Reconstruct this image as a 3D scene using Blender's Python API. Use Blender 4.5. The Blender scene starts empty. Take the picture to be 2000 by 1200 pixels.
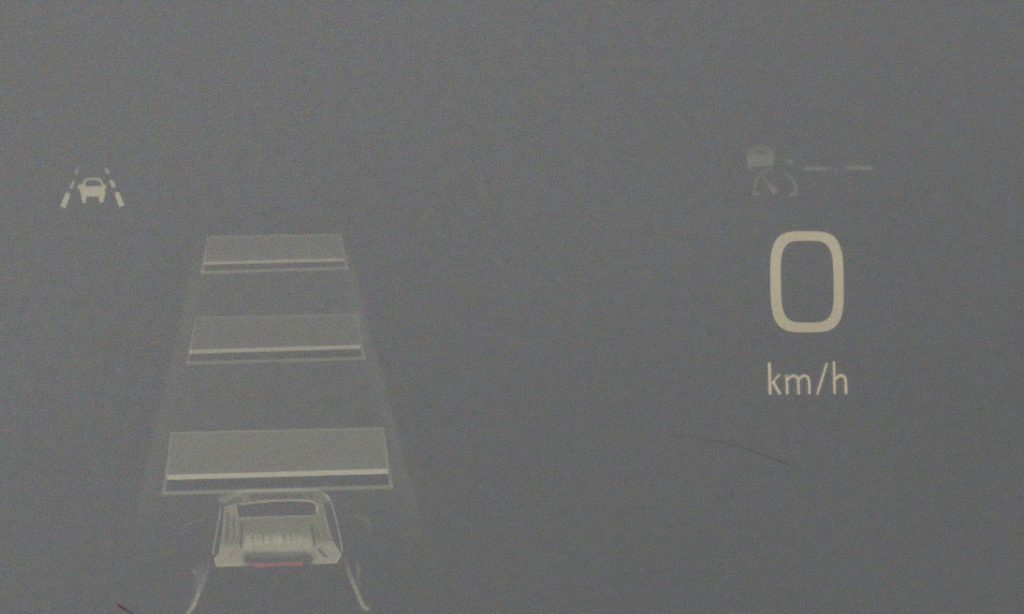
import bpy, math, random
from mathutils import Vector, Matrix, noise as mnoise
from mathutils.geometry import tessellate_polygon

random.seed(7)
sc = bpy.context.scene
col = sc.collection

# ------------------------------------------------------------------ camera
EYE = Vector((0.0, 0.0, 1.25))
PITCH = math.radians(10.0)
DIST = 0.80                       # eye to the glass
HFOV = math.radians(14.0)
cam_d = bpy.data.cameras.new("camera")
cam_d.sensor_width = 36.0
cam_d.lens = 36.0 / (2 * math.tan(HFOV / 2))
cam_d.clip_start = 0.05
cam_d.clip_end = 5000.0
cam_d.dof.use_dof = True
cam_d.dof.focus_distance = DIST
cam_d.dof.aperture_fstop = 5.6
cam = bpy.data.objects.new("camera", cam_d)
cam.location = EYE
cam.rotation_euler = (math.radians(90) - PITCH, 0, 0)
col.objects.link(cam)
sc.camera = cam

# ------------------------------------------------------------------ light
EXPOSURE = 0.0
SUN_EL, SUN_AZ = math.radians(48), math.radians(205)   # high, behind the viewer, to the left
world = bpy.data.worlds.new("World")
sc.world = world
world.use_nodes = True
wn = world.node_tree
bg = wn.nodes["Background"]
sky = wn.nodes.new("ShaderNodeTexSky")
sky.sky_type = 'NISHITA'
sky.sun_disc = False
sky.sun_elevation = SUN_EL
sky.sun_rotation = SUN_AZ
sky.air_density = 1.3
sky.dust_density = 4.0
wn.links.new(sky.outputs[0], bg.inputs[0])
bg.inputs[1].default_value = 0.06
sun_d = bpy.data.lights.new("sun", 'SUN')
sun_d.energy = 1.0
sun_d.angle = math.radians(10)
sun_d.color = (1.0, 0.96, 0.9)
sun = bpy.data.objects.new("sun", sun_d)
sd = Vector((math.sin(SUN_AZ) * math.cos(SUN_EL), math.cos(SUN_AZ) * math.cos(SUN_EL), math.sin(SUN_EL)))
sun.rotation_euler = sd.to_track_quat('Z', 'Y').to_euler()
sun.location = (0, 0, 20)
col.objects.link(sun)
vs = sc.view_settings
vs.view_transform = 'Standard'
vs.look = 'None'
vs.gamma = 1
vs.exposure = EXPOSURE
vs.use_curve_mapping = False

# ------------------------------------------------------------------ helpers
MM = 2 * DIST * math.tan(HFOV / 2) / 2000.0     # drawing unit on the glass, metres

def tag(o, label=None, cat=None, group=None, kind=None):
    if label: o["label"] = label
    if cat: o["category"] = cat
    if group: o["group"] = group
    if kind: o["kind"] = kind
    return o

# frame of the glass: origin on its inner face, X right, Y up the glass, Z to the driver
fwd = Vector((0, math.cos(PITCH), -math.sin(PITCH)))
GO = EYE + fwd * DIST
G = Matrix.Translation(GO) @ Matrix.Rotation(math.radians(90) - PITCH, 4, 'X')

def xy(p):
    return ((p[0] - 1000) * MM, (600 - p[1]) * MM)

class Flat:
    """a drawing on the glass: faces with a per-vertex light level"""
    def __init__(self):
        self.v, self.f, self.l = [], [], []
    def vert(self, p, l):
        self.v.append((p[0], p[1])); self.l.append(l); return len(self.v) - 1
    def ribbon(self, pts, w, lum, feather=1.6, closed=False):
        n = len(pts)
        ws = w if isinstance(w, (list, tuple)) else [w] * n
        ls = lum if isinstance(lum, (list, tuple)) else [lum] * n
        rows = []
        for i in range(n):
            a = Vector(pts[(i - 1) % n] if (closed or i > 0) else pts[i])
            b = Vector(pts[(i + 1) % n] if (closed or i < n - 1) else pts[i])
            c = Vector(pts[i])
            d1 = (c - a).normalized() if (c - a).length > 1e-6 else (b - c).normalized()
            d2 = (b - c).normalized() if (b - c).length > 1e-6 else d1
            t = (d1 + d2).normalized()
            nn = Vector((-t.y, t.x))
            k = 1.0 / max(0.5, nn.dot(Vector((-d1.y, d1.x))))
            h = ws[i] / 2
            f = min(feather, h * 0.9)
            offs = [(-(h + f / 2), 0), (-(h - f / 2), ls[i]), (h - f / 2, ls[i]), (h + f / 2, 0)]
            rows.append([self.vert(c + nn * (o * k), l) for o, l in offs])
        m = n if closed else n - 1
        for i in range(m):
            r, s = rows[i], rows[(i + 1) % n]
            for j in range(3):
                self.f.append((r[j], r[j + 1], s[j + 1], s[j]))
        return self
    def fill(self, loops, lum, feather=1.6):
        """loops: outer loop first, then holes; lum number or function of (x, y)"""
        L = lum if callable(lum) else (lambda x, y: lum)
        ins = []
        for li, lp in enumerate(loops):
            area = sum(lp[i][0] * lp[(i + 1) % len(lp)][1] - lp[(i + 1) % len(lp)][0] * lp[i][1] for i in range(len(lp)))
            sgn = 1 if area > 0 else -1
            if li: sgn = -sgn
            inn, out = [], []
            n = len(lp)
            for i in range(n):
                a, c, b = Vector(lp[i - 1]), Vector(lp[i]), Vector(lp[(i + 1) % n])
                d1, d2 = (c - a).normalized(), (b - c).normalized()
                n1 = Vector((-d1.y, d1.x)) * sgn
                n2 = Vector((-d2.y, d2.x)) * sgn
                nn = (n1 + n2).normalized()
                k = 1 / max(0.5, nn.dot(n1))
                inn.append(c + nn * (feather / 2 * k)); out.append(c - nn * (feather / 2 * k))
            ii = [self.vert(p, L(p.x, p.y)) for p in inn]
            oo = [self.vert(p, 0) for p in out]
            for i in range(n):
                j = (i + 1) % n
                self.f.append((ii[i], oo[i], oo[j], ii[j]))
            ins.append((ii, inn))
        flat = [i for ii, _ in ins for i in ii]
        tris = tessellate_polygon([[Vector((p.x, p.y, 0)) for p in inn] for _, inn in ins])
        for t in tris:
            self.f.append(tuple(flat[k] for k in t))
        return self
    def grid(self, x0, y0, x1, y1, step, fn):
        nx, ny = int((x1 - x0) / step) + 1, int((y1 - y0) / step) + 1
        val = {}
        for j in range(ny + 1):
            for i in range(nx + 1):
                x, y = x0 + (x1 - x0) * i / nx, y0 + (y1 - y0) * j / ny
                val[i, j] = (x, y, max(0.0, fn(x, y)))
        ids = {}
        def vid(k):
            if k not in ids:
                x, y, l = val[k]; ids[k] = self.vert((x, y), l)
            return ids[k]
        for j in range(ny):
            for i in range(nx):
                q = [(i, j), (i + 1, j), (i + 1, j + 1), (i, j + 1)]
                if max(val[k][2] for k in q) > 1e-4:
                    self.f.append(tuple(vid(k) for k in q))
        return self
    def build(self, name, mat, parent=None, z=0.3, origin=None):
        """origin (drawing units): where the object's own origin sits on the glass"""
        me = bpy.data.meshes.new(name)
        cx = sum(p[0] for p in self.v) / len(self.v) if origin is None else origin[0]
        cy = sum(p[1] for p in self.v) / len(self.v) if origin is None else origin[1]
        vv = [((x - cx) * MM, -(y - cy) * MM, 0.0) for x, y in self.v]
        ff = []
        for f in self.f:                      # every face looks to the driver
            p = [vv[i] for i in f]
            ar = sum(p[i][0] * p[(i + 1) % len(p)][1] - p[(i + 1) % len(p)][0] * p[i][1] for i in range(len(p)))
            ff.append(f if ar > 0 else tuple(reversed(f)))
        me.from_pydata(vv, [], ff)
        at = me.attributes.new("light_level", 'FLOAT', 'POINT')
        at.data.foreach_set("value", self.l)
        me.materials.append(mat)
        me.update()
        o = bpy.data.objects.new(name, me)
        col.objects.link(o)
        lx, ly = xy((cx, cy))
        M = G @ Matrix.Translation((lx, ly, z * 0.001))
        if parent is not None:
            o.parent = parent
            o.matrix_local = ORIG[parent.name].inverted() @ M
        else:
            o.matrix_world = M
            ORIG[o.name] = M
        return o

ORIG = {}
def empty(name, px, py, z=0.3):
    o = bpy.data.objects.new(name, None)
    o.empty_display_size = 0.005
    lx, ly = xy((px, py))
    M = G @ Matrix.Translation((lx, ly, z * 0.001))
    o.matrix_world = M
    col.objects.link(o)
    ORIG[o.name] = M
    return o

def Z(ox, oy, s, pts):
    return [(ox + x / s, oy + y / s) for x, y in pts]

def smooth(pts, k=6):
    """Catmull-Rom through the points"""
    out = []
    n = len(pts)
    for i in range(n - 1):
        p0, p1, p2, p3 = [Vector(pts[max(0, min(n - 1, i + d))]) for d in (-1, 0, 1, 2)]
        for j in range(k):
            t = j / k
            out.append(tuple(0.5 * ((2 * p1) + (p2 - p0) * t + (2 * p0 - 5 * p1 + 4 * p2 - p3) * t * t + (3 * p1 - p0 - 3 * p2 + p3) * t ** 3)))
    out.append(tuple(pts[-1]))
    return out

def lerp_list(vals, n):
    out = []
    for i in range(n):
        t = i / (n - 1) * (len(vals) - 1)
        a = min(int(t), len(vals) - 2)
        out.append(vals[a] + (vals[a + 1] - vals[a]) * (t - a))
    return out

# ------------------------------------------------------------------ materials
def new_mat(name):
    m = bpy.data.materials.new(name)
    m.use_nodes = True
    m.node_tree.nodes.clear()
    return m, m.node_tree.nodes, m.node_tree.links

def mathn(N, L, op, a, b):
    n = N.new("ShaderNodeMath"); n.operation = op
    for i, s in enumerate((a, b)):
        if s is None: continue
        if isinstance(s, (int, float)): n.inputs[i].default_value = s
        else: L.new(s, n.inputs[i])
    return n.outputs[0]

def light_mat(name, color, strength=0.222):
    """projected light: adds to what is behind it"""
    m, N, L = new_mat(name)
    out = N.new("ShaderNodeOutputMaterial")
    add = N.new("ShaderNodeAddShader")
    em = N.new("ShaderNodeEmission")
    tr = N.new("ShaderNodeBsdfTransparent")
    em.inputs[0].default_value = (*color, 1)
    at = N.new("ShaderNodeAttribute"); at.attribute_name = "light_level"
    geo = N.new("ShaderNodeNewGeometry")
    nz = N.new("ShaderNodeTexNoise")
    nz.inputs["Scale"].default_value = 2600; nz.inputs["Detail"].default_value = 2
    L.new(geo.outputs["Position"], nz.inputs["Vector"])
    mr = N.new("ShaderNodeMapRange")
    mr.inputs[1].default_value = 0.25; mr.inputs[2].default_value = 0.75
    mr.inputs[3].default_value = 0.84; mr.inputs[4].default_value = 1.12
    L.new(nz.outputs["Fac"], mr.inputs[0])
    a = mathn(N, L, 'MULTIPLY', at.outputs["Fac"], mr.outputs[0])
    b = mathn(N, L, 'MULTIPLY', a, strength / 2 ** EXPOSURE)
    L.new(b, em.inputs[1])
    L.new(em.outputs[0], add.inputs[0]); L.new(tr.outputs[0], add.inputs[1])
    L.new(add.outputs[0], out.inputs[0])
    return m

M_WARM = light_mat("warm_white_light", (1.0, 0.82, 0.47))
M_CREAM = light_mat("cream_light", (1.0, 0.92, 0.58))
M_PALE = light_mat("pale_grey_light", (1.0, 0.96, 0.60))
M_RED = light_mat("red_light", (1.0, 0.14, 0.10))

# dusty glass -------------------------------------------------------
m, N, L = new_mat("dusty_glass")
out = N.new("ShaderNodeOutputMaterial")
tc = N.new("ShaderNodeTexCoord")
def tex(scale, detail, w=0.0):
    n = N.new("ShaderNodeTexNoise")
    n.noise_dimensions = '4D'
    n.inputs["W"].default_value = w
    n.inputs["Scale"].default_value = scale
    n.inputs["Detail"].default_value = detail
    L.new(tc.outputs["Object"], n.inputs["Vector"])
    return n
def vmath(op, a, b):
    n = N.new("ShaderNodeVectorMath"); n.operation = op
    for i, s in enumerate((a, b)):
        if isinstance(s, tuple): n.inputs[i].default_value = s
        else: L.new(s, n.inputs[i])
    return n.outputs[0]
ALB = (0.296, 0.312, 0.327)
grain = tex(2900, 1.5, 1.0)          # specks of dust about a third of a millimetre across
chroma = tex(520, 2.2, 2.0)          # coloured mottling
chroma2 = tex(1500, 1.0, 3.0)
c = vmath('SUBTRACT', chroma.outputs["Color"], (0.5, 0.5, 0.5))
c = vmath('MULTIPLY', c, (0.56, 0.34, 0.58))
c2 = vmath('SUBTRACT', chroma2.outputs["Color"], (0.5, 0.5, 0.5))
c2 = vmath('MULTIPLY', c2, (0.30, 0.18, 0.34))
g = mathn(N, L, 'SUBTRACT', grain.outputs["Fac"], 0.5)
g = mathn(N, L, 'MULTIPLY', g, 1.2)
comb = N.new("ShaderNodeCombineXYZ")
for i in range(3): L.new(g, comb.inputs[i])
s_ = vmath('ADD', c, c2)
s_ = vmath('ADD', s_, comb.outputs[0])
pep = tex(1900, 0.0, 8.0)           # sparse darker grains
pm = N.new("ShaderNodeMapRange")
pm.inputs[1].default_value = 0.70; pm.inputs[2].default_value = 0.80
pm.inputs[3].default_value = 0.0; pm.inputs[4].default_value = -0.16
L.new(pep.outputs["Fac"], pm.inputs[0])
comb2 = N.new("ShaderNodeCombineXYZ")
for i in range(3): L.new(pm.outputs[0], comb2.inputs[i])
s_ = vmath('ADD', s_, comb2.outputs[0])
s_ = vmath('ADD', s_, (1, 1, 1))
s_ = vmath('MULTIPLY', s_, ALB)
dif = N.new("ShaderNodeBsdfDiffuse")
L.new(s_, dif.inputs[0])
tr = N.new("ShaderNodeBsdfTransparent"); tr.inputs[0].default_value = (0.93, 0.95, 0.94, 1)
mix = N.new("ShaderNodeMixShader")
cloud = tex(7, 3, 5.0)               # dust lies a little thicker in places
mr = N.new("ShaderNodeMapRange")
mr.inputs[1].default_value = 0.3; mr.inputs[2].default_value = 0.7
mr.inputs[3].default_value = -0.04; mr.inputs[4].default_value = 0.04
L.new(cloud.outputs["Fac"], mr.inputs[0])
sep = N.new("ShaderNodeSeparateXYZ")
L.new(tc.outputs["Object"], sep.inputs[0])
side = N.new("ShaderNodeMapRange")   # light falloff towards the lower right, painted in by thinning the film
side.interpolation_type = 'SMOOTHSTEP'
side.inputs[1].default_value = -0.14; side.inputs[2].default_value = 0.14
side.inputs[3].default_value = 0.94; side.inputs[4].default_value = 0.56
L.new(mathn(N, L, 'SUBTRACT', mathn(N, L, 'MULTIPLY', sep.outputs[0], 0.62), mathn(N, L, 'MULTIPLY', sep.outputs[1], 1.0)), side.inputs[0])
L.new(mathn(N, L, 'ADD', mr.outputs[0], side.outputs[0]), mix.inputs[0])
L.new(tr.outputs[0], mix.inputs[1]); L.new(dif.outputs[0], mix.inputs[2])
gl = N.new("ShaderNodeBsdfGlossy"); gl.inputs["Roughness"].default_value = 0.35
mix2 = N.new("ShaderNodeMixShader")
mix2.inputs[0].default_value = 0.02
L.new(mix.outputs[0], mix2.inputs[1]); L.new(gl.outputs[0], mix2.inputs[2])
L.new(mix2.outputs[0], out.inputs[0])
M_DUST = m
DUST_MR = mr

m, N, L = new_mat("clear_glass")
out = N.new("ShaderNodeOutputMaterial")
tr = N.new("ShaderNodeBsdfTransparent"); tr.inputs[0].default_value = (0.9, 0.94, 0.92, 1)
gl = N.new("ShaderNodeBsdfGlossy"); gl.inputs["Roughness"].default_value = 0.03
mix = N.new("ShaderNodeMixShader"); mix.inputs[0].default_value = 0.04
L.new(tr.outputs[0], mix.inputs[1]); L.new(gl.outputs[0], mix.inputs[2]); L.new(mix.outputs[0], out.inputs[0])
M_CLEAR = m

# asphalt -----------------------------------------------------------
m, N, L = new_mat("asphalt")
out = N.new("ShaderNodeOutputMaterial")
bs = N.new("ShaderNodeBsdfPrincipled")
tc = N.new("ShaderNodeTexCoord")
n1 = tex(120, 4, 0.0); n2 = tex(0.6, 4, 1.0)
mixf = mathn(N, L, 'ADD', n1.outputs["Fac"], n2.outputs["Fac"])
cr = N.new("ShaderNodeValToRGB")
cr.color_ramp.elements[0].position = 0.7; cr.color_ramp.elements[0].color = (0.042, 0.043, 0.045, 1)
cr.color_ramp.elements[1].position = 1.3; cr.color_ramp.elements[1].color = (0.085, 0.086, 0.088, 1)
L.new(mixf, cr.inputs[0])
L.new(cr.outputs[0], bs.inputs["Base Color"])
bs.inputs["Roughness"].default_value = 0.9
bp = N.new("ShaderNodeBump"); bp.inputs["Strength"].default_value = 0.4; bp.inputs["Distance"].default_value = 0.004
L.new(n1.outputs["Fac"], bp.inputs["Height"]); L.new(bp.outputs[0], bs.inputs["Normal"])
L.new(bs.outputs[0], out.inputs[0])
M_ROAD = m

def mark_mat(name, color):
    m, N, L = new_mat(name)
    out = N.new("ShaderNodeOutputMaterial")
    d = N.new("ShaderNodeBsdfDiffuse"); d.inputs[0].default_value = (*color, 1)
    t = N.new("ShaderNodeBsdfTransparent")
    at = N.new("ShaderNodeAttribute"); at.attribute_name = "light_level"
    x = N.new("ShaderNodeMixShader")
    L.new(at.outputs["Fac"], x.inputs[0]); L.new(t.outputs[0], x.inputs[1]); L.new(d.outputs[0], x.inputs[2])
    L.new(x.outputs[0], out.inputs[0])
    return m
M_BROWN = mark_mat("red_brown_streak", (0.20, 0.075, 0.06))
M_RUST = mark_mat("reddish_speck", (0.16, 0.05, 0.045))

# ------------------------------------------------------------------ the road
me = bpy.data.meshes.new("road")
S = 1500.0
nx = 24
ys = [-300, -60, -12, 0, 3, 6, 9, 12, 16, 22, 32, 60, 150, 500, 1500]
xs = [-1500, -300, -60, -12, -4, 0, 4, 12, 60, 300, 1500]
vv = [(x, y, 0.0) for y in ys for x in xs]
w_ = len(xs)
ff = [(j * w_ + i, j * w_ + i + 1, (j + 1) * w_ + i + 1, (j + 1) * w_ + i) for j in range(len(ys) - 1) for i in range(w_ - 1)]
me.from_pydata(vv, [], ff)
me.materials.append(M_ROAD)
road = bpy.data.objects.new("road", me)
col.objects.link(road)
tag(road, "plain grey asphalt road seen out of focus through the glass", "road", kind="structure")

# ------------------------------------------------------------------ the windscreen
def rounded(w, h, r, n=10, top=1.0):
    pts = []
    for cx, cy, a0 in ((w / 2 - r, h / 2 - r, 0), (-w / 2 + r, h / 2 - r, 90), (-w / 2 + r, -h / 2 + r, 180), (w / 2 - r, -h / 2 + r, 270)):
        for k in range(n + 1):
            a = math.radians(a0 + 90 * k / n)
            x, y = cx + r * math.cos(a), cy + r * math.sin(a)
            t = (y + h / 2) / h
            pts.append((x * (1 + (top - 1) * t), y))
    return pts
pts = rounded(1.30, 0.60, 0.06, top=0.86)
n = len(pts)
T = 0.005
vv = [(x, y, 0) for x, y in pts] + [(x * 0.9985, y * 0.9985, -T) for x, y in pts]
ff = [tuple(range(n)), tuple(range(2 * n - 1, n - 1, -1))] + [(i, n + i, n + (i + 1) % n, (i + 1) % n) for i in range(n)]
me = bpy.data.meshes.new("windscreen")
me.from_pydata(vv, [], ff)
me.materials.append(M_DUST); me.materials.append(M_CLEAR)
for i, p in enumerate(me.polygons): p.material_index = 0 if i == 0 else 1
ws = bpy.data.objects.new("windscreen", me)
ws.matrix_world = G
col.objects.link(ws)
tag(ws, "hazy grey car windscreen glass that carries all the projected symbols", "windscreen")

# ------------------------------------------------------------------ speed digit 0
def superloop(L_, T_, R_, B_, cx, cy, e=2.6, n=72, skew=0.0):
    """closed loop through four sides, with squarish rounded corners"""
    out = []
    for i in range(n):
        a = 2 * math.pi * i / n
        c, s = math.cos(a), math.sin(a)
        x = (abs(c) ** (2 / e)) * (1 if c >= 0 else -1)
        y = (abs(s) ** (2 / e)) * (1 if s >= 0 else -1)
        px = cx + (x * (R_ - cx) if x > 0 else x * (cx - L_))
        py = cy + (y * (B_ - cy) if y > 0 else y * (cy - T_))
        out.append((px + skew * (py - cy), py))
    return out
outer = superloop(1504.5, 452.0, 1647.5, 649.5, 1576.0, 551, e=3.7, skew=0.014)
inner = superloop(1525.0, 470.5, 1628.0, 630.5, 1576.5, 551, e=3.9, skew=0.016)
f = Flat().fill([outer, inner], lambda x, y: 1.0 + 0.05 * math.sin(y / 37.0), feather=2.4)
o = f.build("speed_digit", M_WARM)
tag(o, "large rounded cream digit 0 glowing above the km/h letters", "digit")

# ------------------------------------------------------------------ km/h
ut = empty("speed_unit", 1578, 740)
tag(ut, "small cream letters km/h glowing below the large digit", "unit text")
def U(p): return Z(1480, 690, 10.0, p)
def arch(x0, yb, x1, yt, y0, k=8):
    pts = [(x0, y0)]
    pts += [(x0 + (x1 - x0) * 0.28, yt + 22), (x0 + (x1 - x0) * 0.55, yt), (x0 + (x1 - x0) * 0.86, yt + 22), (x1, yt + 95)]
    return smooth(U(pts), k) + U([(x1 + 8, yb)])
LW = 5.2
class Fringe(Flat):                    # each stroke with the faint wider glow round it
    def ribbon(self, pts, w, lum, **kw):
        Flat.ribbon(self, [(x - 0.8, y) for x, y in pts], w + 4.5, 0.16, feather=3.5)
        return Flat.ribbon(self, pts, w, lum, **kw)
f = Fringe()
f.ribbon(U([(225, 185), (240, 808)]), LW + 0.3, 1.16)
f.ribbon(U([(275, 600), (345, 505), (430, 412)]), LW - 1, 0.92)
f.ribbon(U([(300, 560), (350, 655), (440, 802)]), LW, 1.10)
f.build("letter_k", M_WARM, ut)
f = Fringe()
f.ribbon(U([(560, 425), (575, 805)]), LW - 0.3, [1.0, 1.15])
f.ribbon(arch(575, 805, 790, 445, 520), LW - 0.4, 1.08)
f.ribbon(arch(800, 803, 1000, 442, 500), LW - 0.2, 1.10)
f.build("letter_m", M_WARM, ut)
Fringe().ribbon(U([(1350, 195), (1160, 808)]), LW - 0.8, [1.0, 1.15]).build("slash", M_WARM, ut)
f = Fringe()
f.ribbon(U([(1487, 162), (1500, 795)]), LW - 0.5, [1.1, 1.08])
f.ribbon(arch(1510, 800, 1715, 438, 510), LW + 0.2, 1.08)
f.build("letter_h", M_WARM, ut)

# ------------------------------------------------------------------ lane assist symbol
la = empty("lane_assist_symbol", 182, 368)
tag(la, "small bright car between two dashed lane lines, top left", "warning symbol")
def A(p): return Z(80, 300, 9.09, p)
body = A([(660, 562), (735, 548), (762, 480), (805, 438), (920, 428), (1040, 434), (1085, 480), (1112, 545), (1160, 568), (1168, 600), (1135, 622),
          (1143, 700), (1130, 780), (1108, 872), (1060, 876), (1035, 840), (1032, 768), (920, 766), (808, 766), (800, 832), (795, 886), (752, 880),
          (722, 800), (700, 645), (652, 600)])
hole = A([(800, 500), (838, 480), (930, 476), (1022, 482), (1062, 520), (1086, 578), (930, 584), (782, 582)])
Flat().fill([body, hole], lambda x, y: 0.50 + 0.28 * min(1, max(0, (y - 352) / 16)), feather=2.4).build("car_outline", M_CREAM, la)
for a, b, w, l in (((652, 262), (622, 380), 42, .38), ((588, 488), (532, 625), 50, .52), ((488, 708), (390, 958), 92, .78),
                   ((1148, 262), (1208, 362), 52, .48), ((1240, 470), (1300, 606), 66, .66), ((1345, 692), (1438, 938), 92, .80)):
    Flat().ribbon(A([a, b]), [w / 9.09 * .9, w / 9.09 * 1.08], l, feather=2.2).build("lane_dash", M_CREAM, la)

# ------------------------------------------------------------------ cruise control symbol
cc = empty("cruise_control_symbol", 1506, 332)
tag(cc, "very faint car above a small gauge dial, upper right", "warning symbol")
def B(p): return Z(1420, 260, 6.25, p)
body = B([(232, 225), (268, 222), (300, 165), (410, 145), (530, 168), (555, 215), (582, 225), (572, 260), (575, 340), (560, 400), (400, 408), (315, 405), (305, 445),
          (262, 440), (250, 380), (240, 300)])
hole = B([(352, 222), (420, 216), (492, 224), (500, 248), (420, 254), (342, 250)])
Flat().fill([body, hole], lambda x, y: 0.13 + 0.07 * min(1, max(0, (y - 296) / 14)), feather=3.0).build("car_outline", M_PALE, cc)
arcl = smooth(B([(330, 745), (340, 640), (385, 525), (470, 462), (560, 440)]), 5)
arcr = smooth(B([(690, 480), (750, 510), (800, 580), (835, 660), (838, 742)]), 5)
f = Flat()
f.ribbon(arcl, 5.0, lerp_list([.20, .14, .18, .08, .13, .10], len(arcl)), feather=2.5)
f.ribbon(arcr, 5.0, lerp_list([.17, .14, .17, .18, .20], len(arcr)), feather=2.5)
f.ribbon(B([(312, 748), (392, 752)]), 5.5, .20, feather=2.5)
f.ribbon(B([(752, 752), (842, 746)]), 5.5, .22, feather=2.5)
f.build("gauge_dial", M_PALE, cc)
Flat().ribbon(B([(425, 505), (500, 610), (595, 740)]), [4, 6, 14], [.12, .15, .21], feather=2.5).build("gauge_needle", M_PALE, cc)
Flat().fill([B([(722, 318), (812, 322), (800, 392), (745, 402)])], .14, feather=2.5).build("arrow_tip", M_PALE, cc)

sp1 = Flat().ribbon(B([(930, 438), (1010, 436), (1190, 432), (1275, 430)]), 7.0, [.14, .22, .17, .06], feather=3).build("set_speed_dash", M_PALE)
tag(sp1, "faint short dash just right of the gauge dial, nearer of two", "dash", "dashes in place of a set speed")
sp2 = Flat().ribbon(B([(1398, 425), (1480, 426), (1650, 428), (1772, 430)]), 7.6, [.07, .19, .22, .20], feather=3).build("set_speed_dash", M_PALE)
tag(sp2, "faint short dash farther right of the gauge dial, outer of two", "dash", "dashes in place of a set speed")

# ------------------------------------------------------------------ own lane strip
def inside(poly, x, y):
    r = False
    n = len(poly)
    for i in range(n):
        x1, y1 = poly[i]; x2, y2 = poly[(i + 1) % n]
        if (y1 > y) != (y2 > y) and x < (x2 - x1) * (y - y1) / (y2 - y1) + x1: r = not r
    return r
SLOTS = [((401, 519), (668, 512), (670, 520), (400, 527)), ((371, 692), (704, 684), (706, 696), (370, 704)), ((326, 939), (758, 928), (760, 946), (325, 957))]
def strip_lum(x, y):
    # edges of the lane widen towards the car
    tl = (y - 460) / (1060 - 460)
    xl = 388 + (248 - 388) * tl
    xr = 676 + (838 - 676) * tl
    e = min(x - xl, xr - x)
    a = max(0, min(1, (e + 2) / 10))
    fade = max(0, min(1, (y - 452) / 60)) * max(0, min(1, (1085 - y) / 130))
    rim = 1.0 + (1.1 if x > 540 else 0.7) * math.exp(-((e - 14) / 16.0) ** 2) * (1 if y > 520 else 0)
    for tl_, tr_, br_, bl_ in SLOTS:     # nothing is lit inside the dark slots of the bars
        if inside([tl_, tr_, br_, bl_], x, y): return 0
    if 465 < x < 622 and 980 < y < 1010: return 0
    return 0.040 * a * fade * rim
Flat_ = Flat().grid(235, 452, 850, 1090, 3.0, strip_lum)
lane = Flat_.build("lane_strip", M_PALE, z=0.3)
tag(lane, "very faint tapering lane strip behind the three distance bars and car", "lane strip")

# ------------------------------------------------------------------ three distance bars
def distance_bar(TL, TR, BR, BL, ll, lr, lw, slot, k_fill, k_frame, k_line, label):
    cx = (TL[0] + BR[0]) / 2
    root = empty("distance_bar", cx, BL[1], z=0.5)
    tag(root, label, "distance bar", "three distance bars ahead of the car")
    V = Vector
    il = (V(ll) + V((2, 0))); ir = (V(lr) - V((2, 0)))
    # light panel above the bright line
    Flat().fill([[TL, TR, (ir.x + 3, ir.y - lw / 2), (il.x - 3, il.y - lw / 2)]], k_fill, feather=2.5).build("panel", M_PALE, root, z=0.5)
    # thin outline of the whole bar, with the heavier strip along its foot
    fw = 3.6
    f = Flat()
    ins = lambda a, b, t: tuple(V(a) + (V(b) - V(a)) * t)
    f.ribbon([tuple(V(TL) + V((1, 2))), tuple(V(TR) + V((-1, 2)))], fw, k_frame * 0.45, feather=2.2)
    f.ribbon([tuple(V(TL) + V((2, 3))), tuple(V(BL) + V((4, -4)))], [fw, fw + 3], [k_frame * .4, k_frame], feather=2.2)
    f.ribbon([tuple(V(TR) + V((-2, 3))), tuple(V(BR) + V((-4, -4)))], [fw, fw + 3], [k_frame * .4, k_frame], feather=2.2)
    f.ribbon([tuple(V(BL) + V((0, -3.2))), tuple(V(BR) + V((0, -3.2)))], slot, k_frame, feather=2.4)
    f.build("outline", M_PALE, root, z=0.6)
    Flat().ribbon([ll, lr], lw, k_line, feather=2.2).build("bright_line", M_CREAM, root, z=0.7)
    return root
distance_bar((405, 461), (667, 457), (682, 527), (391, 536), (399, 514.5), (671, 507.5), 6.0, 5.8, .11, .24, .50,
             "farthest and smallest grey distance bar with thin pale line, at the top")
distance_bar((381, 619), (699, 613), (714.5, 703), (363, 713), (371, 687.5), (704, 677.5), 7.6, 6.2, .085, .21, .58,
             "middle grey distance bar, the dimmest of the three")
distance_bar((333, 844), (750, 835), (768.5, 954), (316, 967), (327, 932.5), (758, 920.5), 9.6, 7.2, .17, .30, .86,
             "nearest and widest distance bar with thick cream line, touching the car roof")

# ------------------------------------------------------------------ the car picture
CX = lambda x: 400 + x / 6.667
CY = lambda y: 940 + y / 6.667
def C(p): return [(CX(x), CY(y)) for x, y in p]
car = empty("car_graphic", 542, 1106, z=0.8)
tag(car, "pale car seen from behind and above, red strip at its tail", "car graphic")

def edge_d(poly, x, y):
    best = 1e9
    n = len(poly)
    for i in range(n):
        x1, y1 = poly[i]; x2, y2 = poly[(i + 1) % n]
        dx, dy = x2 - x1, y2 - y1
        t = max(0, min(1, ((x - x1) * dx + (y - y1) * dy) / (dx * dx + dy * dy + 1e-9)))
        d = math.hypot(x - x1 - t * dx, y - y1 - t * dy)
        best = min(best, d)
    return best if inside(poly, x, y) else -best
def sm(a, b, x):
    t = max(0, min(1, (x - a) / (b - a))); return t * t * (3 - 2 * t)
def seg(x, y, x1, y1, x2, y2, w):
    dx, dy = x2 - x1, y2 - y1
    t = max(0, min(1, ((x - x1) * dx + (y - y1) * dy) / (dx * dx + dy * dy)))
    return math.exp(-(math.hypot(x - x1 - t * dx, y - y1 - t * dy) / w) ** 2)

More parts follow.
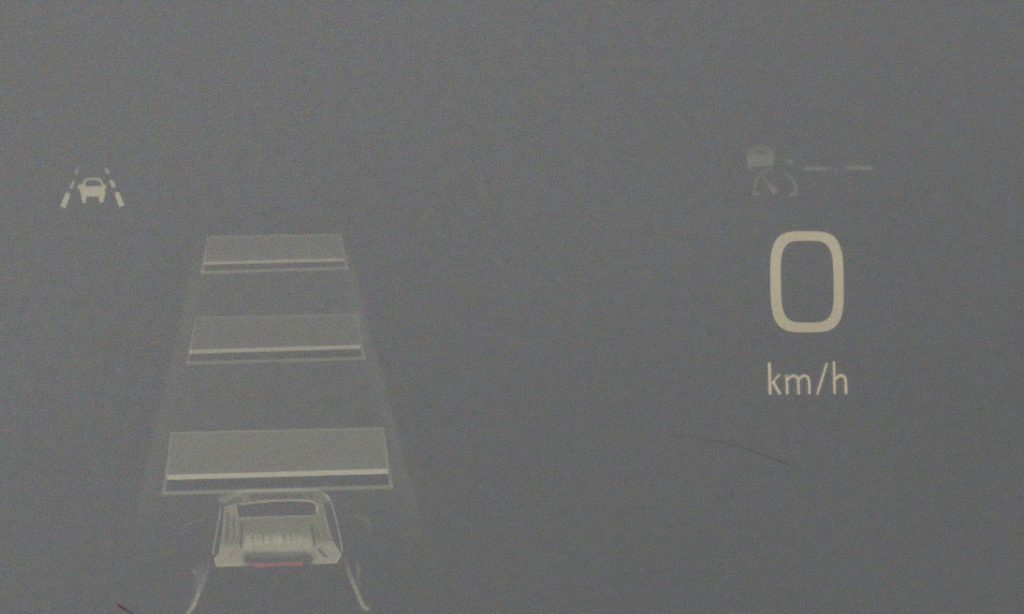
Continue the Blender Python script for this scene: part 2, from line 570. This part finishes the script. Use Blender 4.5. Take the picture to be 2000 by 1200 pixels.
# zoom coordinates (6.667 per drawing unit) are used inside the functions
BODY = [(250, 315), (420, 300), (450, 470), (700, 455), (1440, 430), (1470, 270), (1545, 270), (1585, 450), (1628, 620), (1682, 790), (1785, 955), (1765, 1000), (1720, 1072), (1310, 1085),
        (1290, 1040), (600, 1048), (582, 1100), (150, 1118), (118, 1010), (178, 945), (196, 850), (222, 700), (245, 520)]
def body_l(px, py):
    x, y = (px - 400) * 6.667, (py - 940) * 6.667
    d = edge_d(BODY, x, y)
    a = sm(-6, 12, d)
    if a <= 0: return 0
    l = 0.21 + 0.05 * sm(300, 700, y)
    # lit lower half of the tailgate
    mid = sm(470, 560, x) * (1 - sm(1360, 1440, x))
    l += mid * 0.36 * sm(640, 800, y) * (1 - sm(880, 960, y))
    # corners of the bumper
    l += 0.27 * sm(790, 880, y) * (1 - sm(470, 560, x))
    l += 0.30 * sm(740, 860, y) * sm(1330, 1480, x)
    # darker bumper fields
    l -= 0.13 * mid * sm(925, 985, y) 
    l -= 0.13 * sm(880, 960, y) * (1 - sm(1040, 1075, y)) * (math.exp(-((x - 540) / 75) ** 2) + math.exp(-((x - 1370) / 80) ** 2))
    l += 0.10 * sm(1045, 1075, y) * (1 - sm(560, 590, x))
    # light edge of the rear pillars
    l += 0.20 * math.exp(-((x - 350) / 60) ** 2) * (1 - sm(380, 480, y))
    l += 0.07 * seg(x, y, 1500, 280, 1520, 560, 30)
    # seams and dark ticks
    l -= 0.34 * seg(x, y, 490, 570, 478, 860, 15)
    l -= 0.38 * seg(x, y, 1398, 570, 1432, 840, 16)
    l -= 0.42 * seg(x, y, 768, 700, 770, 775, 11)
    l -= 0.22 * seg(x, y, 850, 700, 848, 770, 11)
    l -= 0.28 * seg(x, y, 630, 715, 632, 765, 11)
    l -= 0.36 * seg(x, y, 1035, 700, 1048, 765, 12)
    l -= 0.28 * seg(x, y, 1120, 700, 1122, 760, 11)
    l += 0.08 * seg(x, y, 960, 690, 960, 830, 35)
    l += 0.08 * seg(x, y, 560, 860, 560, 800, 60)
    l -= 0.55 * seg(x, y, 1490, 890, 1580, 980, 20)
    l -= 0.22 * seg(x, y, 360, 930, 330, 980, 16)
    l -= 0.20 * seg(x, y, 312, 420, 300, 740, 14)
    l += 0.12 * seg(x, y, 345, 420, 335, 760, 13)
    l -= 0.14 * seg(x, y, 385, 480, 375, 780, 12)
    l += 0.16 * seg(x, y, 420, 460, 415, 700, 14)
    l += 0.12 * seg(x, y, 262, 360, 235, 700, 10)
    l += 0.18 * seg(x, y, 1430, 520, 1470, 600, 14)
    l += 0.12 * seg(x, y, 1555, 400, 1610, 700, 13)
    l -= 0.16 * seg(x, y, 1530, 420, 1560, 700, 12)
    l -= 0.16 * seg(x, y, 640, 935, 1290, 925, 13)
    l -= 0.30 * seg(x, y, 610, 1035, 1285, 1018, 22)
    l -= 0.26 * seg(x, y, 640, 880, 655, 935, 9)
    l -= 0.22 * seg(x, y, 1290, 870, 1290, 1000, 12)
    l += 0.16 * math.exp(-((d - 16) / 14) ** 2) * (1 - 0.6 * mid)
    for k, xx in enumerate((585, 665, 720, 805, 905, 985, 1085, 1165, 1240)):
        l += (0.16, 0.22, 0.14, 0.24, 0.12, 0.26, 0.2, 0.14, 0.1)[k] * seg(x, y, xx, 712, xx + 3, 790, 15)
    l -= 0.16 * seg(x, y, 1585, 330, 1640, 620, 26)
    l -= 0.14 * seg(x, y, 1640, 620, 1715, 860, 22)
    l -= 0.10 * seg(x, y, 1455, 560, 1480, 720, 18)
    l += 0.18 * seg(x, y, 470, 478, 1430, 450, 14)
    l += 0.08 * mnoise.noise(Vector((x / 38, y / 60, 3.0)))
    l += 0.07 * mnoise.noise(Vector((x / 16, y / 22, 9.0)))
    return a * max(0.03, l)
Flat().grid(CX(90), CY(240), CX(1810), CY(1140), 1.35, body_l).build("body", M_CREAM, car, z=0.8)

ROOF = [(240, 300), (170, 260), (190, 200), (330, 150), (520, 105), (1000, 90), (1480, 98), (1600, 165), (1640, 250), (1560, 285), (1440, 262), (980, 232), (470, 290), (420, 320)]
def roof_l(px, py):
    x, y = (px - 400) * 6.667, (py - 940) * 6.667
    a = sm(-8, 16, edge_d(ROOF, x, y))
    if a <= 0: return 0
    l = 0.20
    l -= 0.21 * seg(x, y, 600, 200, 1330, 188, 34)
    l += 0.08 * seg(x, y, 560, 128, 1300, 112, 16)
    l += 0.18 * seg(x, y, 320, 215, 480, 155, 20)
    l += 0.10 * seg(x, y, 520, 245, 590, 160, 28)
    l += 0.18 * seg(x, y, 1275, 150, 1350, 215, 18)
    l += 0.2 * seg(x, y, 1540, 150, 1620, 230, 24)
    l += 0.10 * seg(x, y, 200, 245, 280, 250, 36)
    l -= 0.2 * seg(x, y, 300, 280, 460, 240, 18)
    l -= 0.2 * seg(x, y, 1375, 170, 1400, 240, 18)
    l += 0.03 * mnoise.noise(Vector((x / 30, y / 30, 5.0)))
    return a * max(0.02, l)
Flat().grid(CX(140), CY(70), CX(1670), CY(340), 1.35, roof_l).build("roof", M_PALE, car, z=0.8)

# rear window: an all but dark pane with a light rim along its top and sides
win = C([(458, 318), (520, 308), (760, 292), (1000, 284), (1360, 284), (1425, 300), (1446, 360), (1440, 425), (1000, 432), (760, 438), (640, 456), (470, 462), (455, 400)])
wo = Flat().fill([win], 0.025, feather=1.6).build("rear_window", M_PALE, car, z=0.8)
rim = smooth(C([(462, 300), (700, 272), (980, 250), (1250, 250), (1400, 262), (1450, 300), (1462, 400)]), 5)
Flat().ribbon(rim, 4.2, lerp_list([.42, .54, .56, .52, .60, .62, .46], len(rim)), feather=2.4).build("window_rim", M_CREAM, car, z=0.9)

# thin outer flank lines on both sides
p = smooth(C([(205, 320), (190, 480), (150, 700), (118, 880), (112, 945)]), 5)
Flat().ribbon(p, 4.0, lerp_list([.28, .36, .36, .44, .62], len(p)), feather=2.2).build("flank_line", M_CREAM, car, z=0.9)
p = smooth(C([(1590, 180), (1640, 270), (1690, 420), (1745, 640), (1780, 820), (1795, 925)]), 5)
Flat().ribbon(p, 3.8, lerp_list([.34, .36, .34, .36, .48, .36], len(p)), feather=2.2).build("flank_line", M_CREAM, car, z=0.9)
# tail light
Flat().fill([C([(600, 1060), (820, 1062), (1050, 1054), (1278, 1044), (1280, 1098), (1050, 1096), (860, 1106), (760, 1124), (640, 1106), (604, 1096)])], 0.56, feather=1.8).build("tail_light", M_RED, car, z=0.9)

# ------------------------------------------------------------------ lane lines beside the tail
def LZ(p): return Z(330, 980, 5.458, p)
def RZ(p): return Z(640, 980, 5.458, p)
p = smooth(LZ([(432, 590), (400, 745), (350, 890), (308, 1000), (262, 1110), (205, 1190), (170, 1240)]), 6)
f = Flat().ribbon(p, lerp_list([5, 9, 8, 7, 8, 7.5, 6], len(p)), [v * (1 + .8 * mnoise.noise(Vector((i * .7, 1, 2)))) for i, v in enumerate(lerp_list([.06, .14, .30, .50, .58, .46, .34], len(p)))], feather=3)
q = smooth(LZ([(340, 650), (330, 780), (300, 900), (285, 960)]), 5)
f.ribbon(q, 14, lerp_list([.04, .11, .14, .08], len(q)), feather=8)
f.ribbon(LZ([(258, 715), (285, 780)]), 6, [.16, .34], feather=3)
f.ribbon(LZ([(275, 1000), (235, 1090)]), 6, [.06, .16], feather=3)
o = f.build("lane_line", M_CREAM, z=0.5)
tag(o, "short curved lane line trailing off below the car's left rear corner", "lane line", "lane lines behind the car")
p = smooth(RZ([(195, 590), (215, 700), (265, 850), (315, 960), (350, 1050), (385, 1120), (430, 1150)]), 6)
f = Flat().ribbon(p, lerp_list([4, 7, 7.5, 7, 7.5, 8, 7], len(p)), [v * (1 + .8 * mnoise.noise(Vector((i * .7, 5, 2)))) for i, v in enumerate(lerp_list([.06, .20, .36, .44, .48, .46, .44], len(p)))], feather=3)
f.ribbon(RZ([(425, 1150), (448, 1105)]), 4.5, [.30, .18], feather=3)
q = smooth(RZ([(290, 680), (330, 700), (325, 800), (345, 910)]), 5)
f.ribbon(q, 7, lerp_list([.06, .26, .12, .07], len(q)), feather=5)
o = f.build("lane_line", M_CREAM, z=0.5)
tag(o, "short curved lane line trailing off below the car's right rear corner", "lane line", "lane lines behind the car")

# faint corner marks either side of the car
p = smooth([(402, 1015), (388, 1018), (368, 1023), (358, 1032), (356, 1044)], 5)
o = Flat().ribbon(p, 4.5, lerp_list([.07, .16, .11, .08, .15], len(p)), feather=3).build("corner_mark", M_PALE, z=0.5)
tag(o, "barely visible curved mark to the left of the car", "corner mark", "faint corner marks beside the car")
p = smooth([(692, 1008), (704, 1012), (717, 1016), (722, 1024), (724, 1036)], 5)
o = Flat().ribbon(p, 4.5, lerp_list([.08, .13, .15, .13, .10], len(p)), feather=3).build("corner_mark", M_PALE, z=0.5)
tag(o, "barely visible curved mark to the right of the car", "corner mark", "faint corner marks beside the car")

# ------------------------------------------------------------------ marks on the glass
p = smooth([(225, 1176), (233, 1183), (241, 1188), (252, 1194), (264, 1202), (285, 1218), (300, 1236)], 5)
o = Flat().ribbon(p, lerp_list([1.5, 4.5, 5, 4, 4.5, 4, 2], len(p)), lerp_list([.2, .50, .56, .34, .38, .34, .2], len(p)), feather=2.4).build("streak", M_BROWN)
tag(o, "reddish brown curved streak on the glass at the bottom left edge", "streak")
p = smooth([(1290, 845), (1330, 850), (1380, 857), (1432, 868), (1480, 884), (1542, 908), (1585, 930), (1625, 956)], 5)
o = Flat().ribbon(p, 3.4, [v * max(.2, 1 + 1.4 * mnoise.noise(Vector((i * .45, 8, 2)))) for i, v in enumerate(lerp_list([.03, .08, .09, .12, .16, .11, .07, .03], len(p)))], feather=2.6).build("scratch", M_RUST)
tag(o, "long hair-thin reddish scratch on the glass below the km/h letters", "scratch")
def speck(x, y, rx, ry, a, label):
    f = Flat()
    c = f.vert((x, y), a)
    n = 18
    r1, r2 = [], []
    for i in range(n):
        t = 2 * math.pi * i / n
        k = 1 + 0.3 * mnoise.noise(Vector((x + 2 * math.cos(t), y + 2 * math.sin(t), 0.3)))
        r1.append(f.vert((x + rx * .5 * k * math.cos(t), y + ry * .5 * k * math.sin(t)), a * .7))
        r2.append(f.vert((x + rx * k * math.cos(t), y + ry * k * math.sin(t)), 0))
    for i in range(n):
        j = (i + 1) % n
        f.f.append((c, r1[i], r1[j])); f.f.append((r1[i], r2[i], r2[j], r1[j]))
    tag(f.build("speck", M_RUST), label, "speck", "reddish specks on the glass")
speck(1429, 967, 6, 15, .16, "taller faint reddish speck below the right end of the scratch")
speck(1251, 993, 11, 6, .14, "flat faint reddish speck, leftmost below the scratch")
speck(1405, 972, 7, 7, .13, "small round dark reddish speck close beside the taller one")
